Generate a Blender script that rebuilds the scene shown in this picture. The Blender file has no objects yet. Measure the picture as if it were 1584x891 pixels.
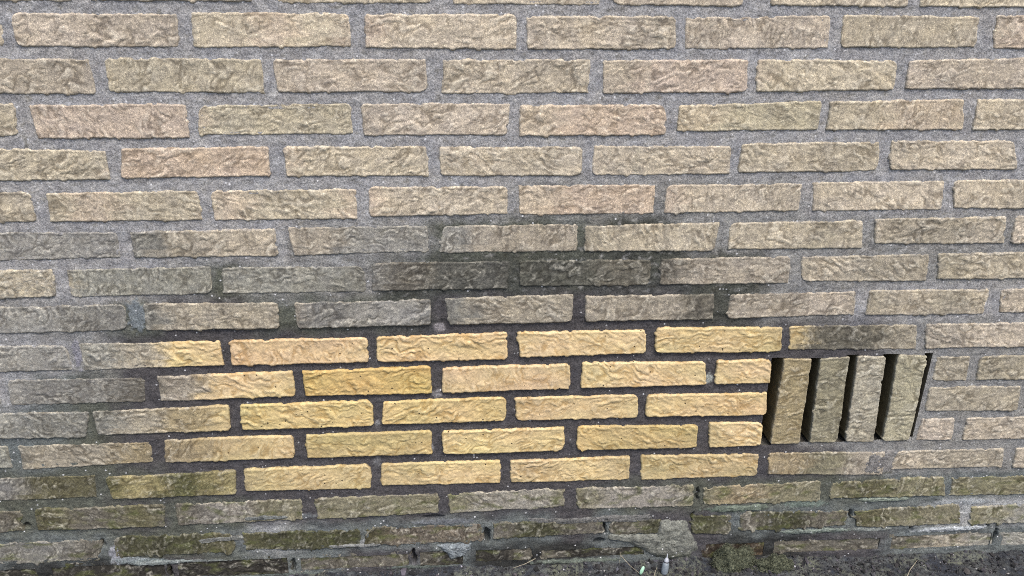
import bpy, math, random
import numpy as np
from mathutils import Matrix, Vector

C = bpy.context.scene.collection
S = bpy.context.scene

# ------------------------------------------------------------------ camera
cam_d = bpy.data.cameras.new('camera')
cam = bpy.data.objects.new('camera', cam_d)
C.objects.link(cam)
S.camera = cam
cam_d.sensor_width = 36.0
cam_d.lens = 27.05
cam_d.clip_start = 0.02
cam_d.clip_end = 500.0
cam.matrix_world = (Matrix.Translation((0.0, -1.1199, 0.9472))
                    @ Matrix.Rotation(math.radians(-3.770), 4, 'Z')
                    @ Matrix.Rotation(math.radians(-20.444), 4, 'X')
                    @ Matrix.Rotation(math.radians(-0.230), 4, 'Y')
                    @ Matrix.Rotation(math.radians(90), 4, 'X'))

# ------------------------------------------------------------------ daylight
SUN_EL, SUN_AZ = math.radians(60), math.radians(158)     # azimuth from +Y, clockwise
world = bpy.data.worlds.new('World')
S.world = world
world.use_nodes = True
wn = world.node_tree
sky = wn.nodes.new('ShaderNodeTexSky')
sky.sky_type = 'NISHITA'
sky.sun_disc = False
sky.sun_elevation = SUN_EL
sky.sun_rotation = SUN_AZ
sky.air_density = 1.0
sky.dust_density = 4.0
sky.ozone_density = 0.6
bg = wn.nodes['Background']
bg.inputs['Strength'].default_value = 0.125
wn.links.new(sky.outputs[0], bg.inputs['Color'])
sun_d = bpy.data.lights.new('sun', 'SUN')
sun_d.energy = 1.3
sun_d.angle = math.radians(18)
sun_d.color = (1.0, 0.95, 0.87)
sun = bpy.data.objects.new('sun', sun_d)
C.objects.link(sun)
sdir = Vector((math.sin(SUN_AZ) * math.cos(SUN_EL), math.cos(SUN_AZ) * math.cos(SUN_EL), math.sin(SUN_EL)))
sun.rotation_euler = sdir.to_track_quat('Z', 'Y').to_euler()
S.view_settings.view_transform = 'Standard'
S.view_settings.look = 'None'
S.view_settings.exposure = 1.23
S.view_settings.gamma = 1.0
S.render.engine = 'CYCLES'
S.cycles.use_denoising = False
S.cycles.use_adaptive_sampling = False
S.cycles.pixel_filter_type = 'BLACKMAN_HARRIS'
S.cycles.filter_width = 1.0

# ------------------------------------------------------------------ numpy noise
_rs = np.random.RandomState(7)
_perm = _rs.permutation(1024)
_perm = np.concatenate([_perm, _perm])
_ang = _rs.rand(1024) * 2 * np.pi
_gx, _gy = np.cos(_ang), np.sin(_ang)

def pn(x, y, seed=0):
    """2-D gradient noise, about -1..1"""
    x = np.asarray(x, float) + seed * 17.31
    y = np.asarray(y, float) + seed * 9.73
    xi = np.floor(x).astype(np.int64); yi = np.floor(y).astype(np.int64)
    xf = x - xi; yf = y - yi
    u = xf * xf * xf * (xf * (xf * 6 - 15) + 10)
    v = yf * yf * yf * (yf * (yf * 6 - 15) + 10)
    def g(ix, iy, fx, fy):
        h = _perm[_perm[ix & 1023] + (iy & 1023)]
        return _gx[h] * fx + _gy[h] * fy
    a = g(xi, yi, xf, yf); b = g(xi + 1, yi, xf - 1, yf)
    c = g(xi, yi + 1, xf, yf - 1); d = g(xi + 1, yi + 1, xf - 1, yf - 1)
    return (a + u * (b - a) + v * (c - a + u * (a - b - c + d))) * 1.45

def fbm(x, y, seed=0, oct=3):
    r, a, f = 0, 1.0, 1.0
    for k in range(oct):
        r = r + a * pn(x * f, y * f, seed + k * 3)
        a *= 0.5; f *= 2.03
    return r / 1.75

def sstep(a, b, x):
    t = np.clip((x - a) / (b - a), 0, 1)
    return t * t * (3 - 2 * t)

# ------------------------------------------------------------------ mesh helpers
def mesh_from(name, V, Q, attrs=None, T=None, smooth=True):
    """vertices (n,3), quads (m,4), triangles (k,3), float / colour attributes per vertex"""
    me = bpy.data.meshes.new(name)
    V = np.ascontiguousarray(V, dtype=np.float32)
    nq = 0 if Q is None else len(Q)
    nt = 0 if T is None else len(T)
    loops = np.concatenate([a for a in ([np.asarray(Q, np.int32).ravel()] if nq else []) + ([np.asarray(T, np.int32).ravel()] if nt else [])])
    tot = np.concatenate([np.full(nq, 4, np.int32), np.full(nt, 3, np.int32)])
    start = np.concatenate([[0], np.cumsum(tot)[:-1]]).astype(np.int32)
    me.vertices.add(len(V)); me.vertices.foreach_set('co', V.ravel())
    me.loops.add(len(loops)); me.loops.foreach_set('vertex_index', loops.astype(np.int32))
    me.polygons.add(len(tot)); me.polygons.foreach_set('loop_start', start)
    try:
        me.polygons.foreach_set('loop_total', tot)
    except Exception:
        pass
    me.update(calc_edges=True)
    me.polygons.foreach_set('use_smooth', np.full(len(tot), smooth))
    for k, v in (attrs or {}).items():
        v = np.asarray(v, np.float32)
        if v.ndim == 2:
            at = me.attributes.new(k, 'FLOAT_COLOR', 'POINT')
            at.data.foreach_set('color', np.concatenate([v, np.ones((len(v), 1), np.float32)], 1).ravel())
        else:
            at = me.attributes.new(k, 'FLOAT', 'POINT')
            at.data.foreach_set('value', v)
    me.validate()
    return me

def link(name, me, mat, parent=None, loc=(0, 0, 0)):
    o = bpy.data.objects.new(name, me)
    C.objects.link(o)
    o.location = loc
    if parent is not None:
        o.parent = parent
    if mat is not None:
        me.materials.append(mat)
    return o

def grid_quads(nu, nv):
    i = np.arange(nu * nv).reshape(nv, nu)
    return np.stack([i[:-1, :-1], i[:-1, 1:], i[1:, 1:], i[1:, :-1]], -1).reshape(-1, 4)

def tag(o, label, cat, group=None):
    o['label'] = label; o['category'] = cat
    if group: o['group'] = group
    return o

# ------------------------------------------------------------------ weathering colours
def lin(c):
    c = np.asarray(c, float) / 255.0
    return np.where(c <= 0.04045, c / 12.92, ((c + 0.055) / 1.055) ** 2.4)
GAIN = np.array([1.60, 1.60, 1.60])          # light that reaches the wall, per channel
PAL = dict(Y=(227, 206, 160), U=(208, 190, 148), T=(168, 155, 126), W=(205, 195, 176), V=(194, 185, 167),
           P=(206, 192, 174), B=(174, 167, 151), G=(158, 158, 151), H=(136, 136, 130), D=(113, 110, 100),
           S=(96, 97, 91), A=(104, 102, 78), X=(80, 81, 60), E=(140, 137, 114), F=(165, 162, 152), K=(58, 56, 51))
MPAL = dict(L=(165, 165, 166), M=(147, 147, 145), N=(86, 84, 86), S=(82, 84, 78), Z=(96, 99, 90),
            F=(166, 168, 168), Q=(112, 118, 117), K=(56, 57, 56))
def albedo(c):
    return lin(c) / GAIN
PALB = {k: albedo(v) for k, v in PAL.items()}
MPALB = {k: albedo(v) for k, v in MPAL.items()}

ROWS = 'BCDEFGHIJKLMNOPQ'
# x of the first and the last sample of each course's weathering string, in mm
XR = dict(B=(-609, 813), C=(-622, 828), D=(-636, 842), E=(-649, 857), F=(-663, 872), G=(-675, 886), H=(-688, 902),
          I=(-700, 917), J=(-715, 932), K=(-728, 947), L=(-740, 961), M=(-754, 976), N=(-767, 991), O=(-780, 1006),
          P=(-792, 1021), Q=(-805, 1035), A=(-595, 799))
BR = dict(
    A="WWWWWWWWWWWWWWWWWWWWWWWWW",
    B="WWWVVWPWPWWWWWWVVWVWVVVWP",
    C="VVVVVVVWWVVWVVVPPPWWWWVVW",
    D="VPPPPVVVVWWWWPPPPVVVWPPWW",
    E="VVVPPPPWWWWWVWVVVVWVVVWWV",
    F="VVPVVPVVPWWWWPPPWWVVWWWWV",
    G="GGGHBVVBGGGBBBVVVVVBVBBVW",
    H="VVGGGGGGHDSSSSDDBBBVBBBVV",
    I="GGHHBBBHGGHBBBBBDBBVBVBVV",
    J="GGGBYYYYYYYYYYYYYYUDDBBVV",
    K="GHHDBYYYYYYYYYYYYYYVVBBBB",
    L="GHHBTUYYYYYYYYYYYYYVVBBBB",
    M="GBBTTUYUUUYYYYUUUYYVVVWVV",
    N="HAATATUUUUYYUYUUUUTEBVBBV",
    O="DADADFEEEEEFFEFFETEEAEEEE",
    P="HHDXXAXXXDDDXDDXXDXDAEEEG",
    Q="KKKKKKKDDDKKDKKKKKDDDDBGG")
BR['R'] = BR['J'][:16] + 'DDDDGBBVV'      # the course above the slots, right of the clean patch
XR['R'] = XR['J']
MR = dict(
    A="LLLLLLLLLLLLLLLLLLLLLLLLL",
    B="LLLLLLLLLLLLLLLLLLLLLLLLL",
    C="LLLLLLLLLLLLLLLLLLLLLLLLL",
    D="LLLLLLLLLLLLLLLLLLLLLLLLL",
    E="LLLLLLLLLLLLLLLLLLLLLLLLL",
    F="LLLLLLLLLLLLMMMMMMMLLLLLL",
    G="LLLLLLLMMMZZZZSSMMMMMMMMM",
    H="LLLLMZMMMSSSSSSSSSMMMMMMM",
    I="MMMZNNZZZSNNNNNNSSMMLLLLL",
    J="LLMNNNNNNNNNNNNNNNNNNMMMM",
    K="LQZNNNNNNNNNNNNNNNNNNMMMM",
    L="QQZNNNNNNNNNNNNNNNNNNMMMM",
    M="QQZNNNNNNNNNNNNNNNNMMMMMM",
    N="ZZZZNNNNNNNNNNNNNNNNMMMMM",
    O="ZZZNZZNNNNNNNNZZZZZZZQQQQ",
    P="QQQZZQFQQQQQQNQNNQQQQQFFF",
    Q="KKKKNZQQNNQKKKQQNKKNNQQQQ")

def string_col(s, x0, x1, x, pal):
    tab = np.array([pal[c] for c in s])
    f = np.clip((x - x0) / (x1 - x0) * 24, 0, 23.999)
    i = f.astype(int); t = sstep(0.1, 0.9, f - i)[..., None]
    return tab[i] * (1 - t) + tab[i + 1] * t

def brick_stain(row, x, z):
    """colour of the brick faces of one course; x, z in mm"""
    r = row if row in BR else 'A'
    x0, x1 = XR[r]
    xw = x + 16 * pn(x / 26, z / 26, 41) + 9 * pn(x / 8, z / 8, 42) + 6 * pn(x / 3, z / 3, 43) + 0.35 * (z % 60 - 30)
    return string_col(BR[r], x0, x1, xw, PALB)

COURSE = 59.7
def course_z(k):            # centre height of course k (0 = B) in mm
    return 907.7 - COURSE * k
_mrows = ['A'] + list(ROWS)
def mortar_stain(x, z):
    xw = x + 22 * pn(x / 35, z / 35, 51) + 8 * pn(x / 10, z / 10, 52)
    zw = z + 14 * pn(x / 40, z / 30, 53)
    f = np.clip((907.7 - zw) / COURSE + 1, 0, len(_mrows) - 1.001)
    i = f.astype(int); t = sstep(0.2, 0.8, f - i)[..., None]
    out = np.zeros(x.shape + (3,))
    for k in range(len(_mrows) - 1):
        m = i == k
        if not m.any(): continue
        ra, rb = _mrows[k], _mrows[k + 1]
        ca = string_col(MR[ra], *XR[ra], xw[m], MPALB); cb = string_col(MR[rb], *XR[rb], xw[m], MPALB)
        out[m] = ca * (1 - t[m]) + cb * t[m]
    return out

# pale lime runs: (x, z top, z bottom, half width, strength)
RUNS = [(-356, 930, 824, 3, .45), (-355, 645, 580, 4, .8), (258, 765, 696, 4.5, .85), (276, 932, 870, 4, .55), (268, 880, 815, 3, .5),
        (-357, 760, 690, 2.5, .25), (262, 820, 760, 2.5, .4), (-353, 700, 640, 3, .3)]
# light repairs on the mortar: (x, z, rx, rz, colour)
SPOTS = [(-41, 463, 11, 8, (150, 146, 148)), (-48, 346, 8, 7, (150, 148, 150)), (-147, 294, 5, 5, (146, 146, 148)),
         (403, 360, 6, 10, (160, 165, 160)), (-60, 243, 4, 9, (130, 130, 132)), (-152, 220, 8, 9, (112, 112, 114)),
         (-608, 51, 10, 22, (160, 162, 168)), (-185, 55, 6, 8, (150, 152, 152)), (-500, 495, 16, 26, (128, 136, 140)),
         (-600, 432, 7, 24, (150, 150, 158)), (-585, 40, 30, 7, (140, 148, 150)), (-300, 118, 40, 6, (118, 122, 124)),
         (-40, 95, 55, 6, (120, 124, 128)), (900, 96, 60, 6, (165, 170, 172)), (880, 37, 60, 5, (178, 184, 188)), (740, 44, 40, 4, (140, 146, 142)), (-560, 36, 40, 5, (130, 140, 140)),
         (190, 0, 80, 5, (116, 124, 114)), (-330, -4, 70, 5, (112, 120, 114)), (-90, 1, 60, 4, (104, 112, 106)), (640, 44, 60, 4, (120, 130, 122)),
         (-470, 30, 60, 5, (126, 132, 130)), (470, 100, 50, 7, (112, 124, 112)), (600, 105, 40, 8, (120, 132, 124))]
# holes where the mortar has fallen out: (x, z, rx, rz, depth)
PITS = [(-623, 77, 3, 8, 12), (241, 70, 3, 13, 14), (691, 78, 3, 10, 12), (976, 16, 4, 16, 14), (-522, 12, 4, 14, 12), (31, 62, 6, 15, 16),
        (108, 16, 5, 14, 14), (-740, 119, 5, 5, 10), (399, 84, 3, 10, 8), (-99, 23, 4, 16, 14), (402, 133, 3, 14, 8), (-62, 106, 18, 3, 8),
        (955, 42, 4, 6, 10), (-160, 55, 3, 10, 8), (812, 50, 4, 14, 12), (575, 10, 4, 14, 10), (-310, 14, 4, 14, 8), (230, 40, 10, 6, 9)]

def relief(x, z, seed, rot, amp, sc=1.0, ang=0.0):
    """folds of a hand-moulded brick face: height in mm, crease and ridge masks"""
    c, s = math.cos(rot), math.sin(rot)
    x, z = x / sc, z / sc
    wx = (8.0 - 4 * ang) * pn(x / 24, z / 24, seed + 1) + (2.6 + .8 * ang) * pn(x / 7.5, z / 7.5, seed + 2) + .9 * ang * pn(x / 3.2, z / 3.2, seed + 3)
    wz = (8.0 - 4 * ang) * pn(x / 24, z / 24, seed + 4) + (2.6 + .8 * ang) * pn(x / 7.5, z / 7.5, seed + 5) + .9 * ang * pn(x / 3.2, z / 3.2, seed + 6)
    u, v = (x + wx) * c + (z + wz) * s, -(x + wx) * s + (z + wz) * c
    a = pn(u / (30 - 7 * ang), v / (12 + 1.5 * ang), seed + 7)
    b = pn(u / (15 - 4 * ang), v / (6.5 + .6 * ang), seed + 9)
    d = pn(u / 7, v / 4.2, seed + 11)
    calm = sstep(-0.2, 0.35, pn(x / 45, z / 30, seed + 13))
    calm2 = sstep(-0.15, 0.35, pn(x / 30, z / 24, seed + 15))
    h = amp * sc * (2.7 * np.abs(a) * (0.45 + 0.55 * calm) + 1.7 * np.abs(b) * (0.25 + 0.75 * calm2) + 0.9 * np.abs(d)
               + 0.9 * pn(x / 50, z / 35, seed + 17) + 0.25 * pn(x / 3, z / 3, seed + 19))
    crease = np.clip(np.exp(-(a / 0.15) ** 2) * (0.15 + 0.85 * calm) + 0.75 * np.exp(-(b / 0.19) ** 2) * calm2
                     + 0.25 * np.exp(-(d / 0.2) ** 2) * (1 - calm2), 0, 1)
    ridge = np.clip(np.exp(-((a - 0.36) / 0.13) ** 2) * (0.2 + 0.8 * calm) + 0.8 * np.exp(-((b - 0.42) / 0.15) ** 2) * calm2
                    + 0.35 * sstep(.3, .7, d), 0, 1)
    return h, crease, ridge

# ------------------------------------------------------------------ materials
def nodes(name):
    m = bpy.data.materials.new(name); m.use_nodes = True
    nt = m.node_tree
    return m, nt, nt.nodes['Principled BSDF']

def add(nt, kind, **kw):
    n = nt.nodes.new(kind)
    for k, v in kw.items():
        setattr(n, k, v)
    return n

def mixc(nt, blend, fac, a, b):
    n = add(nt, 'ShaderNodeMix', data_type='RGBA', blend_type=blend)
    n.clamp_factor = True
    for sock, val in ((n.inputs[0], fac), (n.inputs[6], a), (n.inputs[7], b)):
        if isinstance(val, bpy.types.NodeSocket): nt.links.new(val, sock)
        else: sock.default_value = val if not isinstance(val, tuple) else (*val, 1)[:4]
    return n.outputs[2]

def ramp(nt, src, a, b, lo=0.0, hi=1.0):
    n = add(nt, 'ShaderNodeMapRange'); n.interpolation_type = 'SMOOTHSTEP'
    nt.links.new(src, n.inputs[0])
    n.inputs[1].default_value = a; n.inputs[2].default_value = b
    n.inputs[3].default_value = lo; n.inputs[4].default_value = hi
    return n.outputs[0]

def math_(nt, op, a, b=None, c=None):
    n = add(nt, 'ShaderNodeMath', operation=op)
    for s, v in zip(n.inputs, (a, b, c)):
        if v is None: continue
        if isinstance(v, bpy.types.NodeSocket): nt.links.new(v, s)
        else: s.default_value = v
    return n.outputs[0]

def noise(nt, co, scale, detail=3, rough=0.6, dist=0.0):
    n = add(nt, 'ShaderNodeTexNoise'); nt.links.new(co, n.inputs['Vector'])
    n.inputs['Scale'].default_value = scale; n.inputs['Detail'].default_value = detail
    n.inputs['Roughness'].default_value = rough; n.inputs['Distortion'].default_value = dist
    return n.outputs['Fac']

def vor(nt, co, scale):
    n = add(nt, 'ShaderNodeTexVoronoi'); nt.links.new(co, n.inputs['Vector'])
    n.inputs['Scale'].default_value = scale
    return n

def attr(nt, name):
    return add(nt, 'ShaderNodeAttribute', attribute_name=name)

def coords(nt, rnd=True):
    tc = add(nt, 'ShaderNodeTexCoord')
    if not rnd: return tc.outputs['Object']
    oi = add(nt, 'ShaderNodeObjectInfo')
    va = add(nt, 'ShaderNodeVectorMath', operation='MULTIPLY_ADD')
    cx = add(nt, 'ShaderNodeCombineXYZ')
    for k in range(3): nt.links.new(oi.outputs['Random'], cx.inputs[k])
    nt.links.new(cx.outputs[0], va.inputs[0]); va.inputs[1].default_value = (37.0, 13.0, 71.0)
    nt.links.new(tc.outputs['Object'], va.inputs[2])
    return va.outputs[0]

def brick_material():
    m, nt, p = nodes('brick')
    co = coords(nt)
    base = attr(nt, 'stain').outputs['Color']
    cre = attr(nt, 'crease').outputs['Fac']; rid = attr(nt, 'ridge').outputs['Fac']; cln = attr(nt, 'clean').outputs['Fac']
    n1 = noise(nt, co, 55, 4, .65); n2 = noise(nt, co, 210, 5, .75); n3 = noise(nt, co, 700, 2, .6)
    # grain of the clay
    col = mixc(nt, 'MULTIPLY', 1.0, base, mixc(nt, 'MIX', ramp(nt, n1, .3, .7), (.88, .88, .90), (1.10, 1.09, 1.06)))
    amt = math_(nt, 'MULTIPLY_ADD', cln, -0.55); amt.node.inputs[2].default_value = 1.0
    col2 = mixc(nt, 'MULTIPLY', 1.0, col, mixc(nt, 'MIX', ramp(nt, n2, .3, .7), (.78, .77, .78), (1.26, 1.25, 1.23)))
    col = mixc(nt, 'MIX', amt, col, col2)
    col = mixc(nt, 'MULTIPLY', 1.0, col, mixc(nt, 'MIX', math_(nt, 'MULTIPLY_ADD', math_(nt, 'SUBTRACT', ramp(nt, n3, .3, .7), .5), math_(nt, 'SUBTRACT', 1.0, math_(nt, 'MULTIPLY', cln, .6)), .5), (.70, .70, .71), (1.34, 1.33, 1.30)))
    # fold dirt deepened with painted shade, ridge wear brightened for an embossed look
    dirt_shade = mixc(nt, 'MULTIPLY', 1.0, col, (.48, .465, .45))
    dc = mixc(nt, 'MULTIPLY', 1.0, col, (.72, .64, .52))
    dirt_shade = mixc(nt, 'MIX', cln, dirt_shade, dc)
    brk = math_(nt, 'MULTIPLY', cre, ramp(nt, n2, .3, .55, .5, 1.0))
    col = mixc(nt, 'MIX', brk, col, dirt_shade)
    wear_light = mixc(nt, 'MULTIPLY', 1.0, col, (1.5, 1.48, 1.42))
    wear_light = mixc(nt, 'MIX', .56, wear_light, (.40, .385, .335))
    wear_light = mixc(nt, 'MIX', cln, wear_light, mixc(nt, 'MULTIPLY', 1.0, col, (1.14, 1.17, 1.24)))
    col = mixc(nt, 'MIX', math_(nt, 'MULTIPLY', rid, ramp(nt, n2, .42, .62, .15, 1.0)), col, wear_light)
    # pale grains and dark pinholes
    pale = math_(nt, 'MULTIPLY', ramp(nt, n3, .62, .74), math_(nt, 'MULTIPLY_ADD', cln, -0.7)); pale.node.inputs[1].links[0].from_node.inputs[2].default_value = .75
    col = mixc(nt, 'MIX', pale, col, mixc(nt, 'MULTIPLY', 1.0, col, (1.7, 1.7, 1.68)))
    vo = vor(nt, co, 105)
    sc = add(nt, 'ShaderNodeSeparateColor'); nt.links.new(vo.outputs['Color'], sc.inputs[0])
    hole = math_(nt, 'MULTIPLY', ramp(nt, vo.outputs['Distance'], .17, .10), ramp(nt, sc.outputs[0], .80, .82))
    hole = math_(nt, 'MULTIPLY', hole, ramp(nt, cln, 0, 1, .25, .95))
    col = mixc(nt, 'MIX', hole, col, (.035, .025, .016))
    nt.links.new(col, p.inputs['Base Color'])
    p.inputs['Roughness'].default_value = .92
    p.inputs['Specular IOR Level'].default_value = .25
    b = add(nt, 'ShaderNodeBump'); b.inputs['Strength'].default_value = .55; b.inputs['Distance'].default_value = .0012
    hh = math_(nt, 'ADD', n2, math_(nt, 'MULTIPLY', n3, .35))
    nt.links.new(math_(nt, 'SUBTRACT', hh, math_(nt, 'MULTIPLY', hole, .8)), b.inputs['Height'])
    nt.links.new(b.outputs[0], p.inputs['Normal'])
    return m

def mortar_material():
    m, nt, p = nodes('mortar')
    co = coords(nt, False)
    base = attr(nt, 'stain').outputs['Color']; cre = attr(nt, 'crease').outputs['Fac']
    n1 = noise(nt, co, 60, 4, .65); n2 = noise(nt, co, 420, 4, .7); n3 = noise(nt, co, 1000, 2, .6)
    col = mixc(nt, 'MULTIPLY', 1.0, base, mixc(nt, 'MIX', ramp(nt, n1, .3, .7), (.8, .8, .82), (1.18, 1.18, 1.16)))
    col = mixc(nt, 'MULTIPLY', 1.0, col, mixc(nt, 'MIX', ramp(nt, n2, .32, .68), (.58, .58, .58), (1.4, 1.4, 1.42)))
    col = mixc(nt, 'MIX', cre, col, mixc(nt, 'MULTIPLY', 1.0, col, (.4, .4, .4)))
    vo = vor(nt, co, 190)
    sc = add(nt, 'ShaderNodeSeparateColor'); nt.links.new(vo.outputs['Color'], sc.inputs[0])
    grit = math_(nt, 'MULTIPLY', ramp(nt, vo.outputs['Distance'], .34, .2), ramp(nt, sc.outputs[0], .955, .965))
    col = mixc(nt, 'MIX', math_(nt, 'MULTIPLY', grit, ramp(nt, n3, .35, .6, .4, 1.0)), col, (.55, .56, .58))
    dark = math_(nt, 'MULTIPLY', ramp(nt, vo.outputs['Distance'], .4, .2), ramp(nt, sc.outputs[1], .88, .9))
    col = mixc(nt, 'MIX', math_(nt, 'MULTIPLY', dark, .6), col, mixc(nt, 'MULTIPLY', 1.0, col, (.35, .35, .35)))
    nt.links.new(col, p.inputs['Base Color'])
    p.inputs['Roughness'].default_value = .95
    p.inputs['Specular IOR Level'].default_value = .2
    b = add(nt, 'ShaderNodeBump'); b.inputs['Strength'].default_value = .8; b.inputs['Distance'].default_value = .0015
    nt.links.new(math_(nt, 'ADD', n2, math_(nt, 'MULTIPLY', n3, .4)), b.inputs['Height'])
    nt.links.new(b.outputs[0], p.inputs['Normal'])
    return m

def plain_material(name, c1, c2, scale, rough=.85, bump=.4, dist=.001, rnd=False):
    m, nt, p = nodes(name)
    co = coords(nt, rnd)
    n1 = noise(nt, co, scale, 4, .65)
    nt.links.new(mixc(nt, 'MIX', ramp(nt, n1, .3, .7), c1, c2), p.inputs['Base Color'])
    p.inputs['Roughness'].default_value = rough
    b = add(nt, 'ShaderNodeBump'); b.inputs['Strength'].default_value = bump; b.inputs['Distance'].default_value = dist
    nt.links.new(noise(nt, co, scale * 3, 4, .7), b.inputs['Height'])
    nt.links.new(b.outputs[0], p.inputs['Normal'])
    return m

def soil_material():
    m, nt, p = nodes('soil')
    co = coords(nt, False)
    n1 = noise(nt, co, 22, 5, .65); n2 = noise(nt, co, 140, 5, .7); n3 = noise(nt, co, 520, 3, .65)
    col = mixc(nt, 'MIX', ramp(nt, n1, .4, .62), (.011, .014, .021), (.038, .042, .044))
    col = mixc(nt, 'MULTIPLY', 1.0, col, mixc(nt, 'MIX', ramp(nt, n2, .32, .68), (.3, .3, .33), (1.8, 1.78, 1.72)))
    n4 = noise(nt, co, 9, 4, .7)
    col = mixc(nt, 'MIX', math_(nt, 'MULTIPLY', ramp(nt, n4, .5, .62), ramp(nt, n2, .4, .6)), col, (.085, .092, .068))
    col = mixc(nt, 'MIX', ramp(nt, n3, .62, .74), col, (.14, .135, .13))
    vo = vor(nt, co, 170)
    sc = add(nt, 'ShaderNodeSeparateColor'); nt.links.new(vo.outputs['Color'], sc.inputs[0])
    grit = math_(nt, 'MULTIPLY', ramp(nt, vo.outputs['Distance'], .36, .2), ramp(nt, sc.outputs[0], .975, .98))
    col = mixc(nt, 'MIX', grit, col, (.3, .3, .3))
    nt.links.new(col, p.inputs['Base Color'])
    p.inputs['Roughness'].default_value = .95
    b = add(nt, 'ShaderNodeBump'); b.inputs['Strength'].default_value = .9; b.inputs['Distance'].default_value = .003
    nt.links.new(math_(nt, 'ADD', n2, math_(nt, 'MULTIPLY', n3, .4)), b.inputs['Height'])
    nt.links.new(b.outputs[0], p.inputs['Normal'])
    return m

M_BRICK, M_MORTAR, M_SOIL = brick_material(), mortar_material(), soil_material()

# ------------------------------------------------------------------ ground
def axis(parts):
    return np.unique(np.concatenate([np.arange(a, b, st) for a, b, st in parts] + [[parts[-1][1]]]))

def soil_height(x, y):
    near = sstep(-0.5, -0.05, y)
    h = -0.011 - 0.012 * sstep(.40, .9, x) + 0.004 * pn(x / .07, y / .05, 61) + near * (0.004 * pn(x / .022, y / .018, 62)
        + 0.0026 * np.abs(pn(x / .009, y / .008, 63)) + 0.0012 * pn(x / .0035, y / .0035, 64))
    h = h + 0.010 * sstep(-.022, .0, y) * (0.6 + 0.8 * pn(x / .05, 0 * x, 65))
    h = h + 0.02 * (1 - near) * pn(x / 1.3, y / 1.3, 66)
    return h

gx = axis([(-60, -2.2, 4.0), (-2.2, -.86, .03), (-.86, 1.14, .0028), (1.14, 2.2, .03), (2.2, 60, 4.0)])
gy = axis([(-60, -3, 4.0), (-3, -.3, .06), (-.3, -.13, .01), (-.13, .03, .0028)])
GX, GY = np.meshgrid(gx, gy)
GZ = soil_height(GX, GY)
ground = link('ground', mesh_from('ground', np.stack([GX, GY, GZ], -1).reshape(-1, 3), grid_quads(len(gx), len(gy))), M_SOIL)
ground['kind'] = 'structure'

# ------------------------------------------------------------------ the wall
wall = bpy.data.objects.new('brick_wall', None)
C.objects.link(wall)
tag(wall, 'weathered yellow brick wall with a bright clean patch and an open slot vent low down', 'wall')

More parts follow.
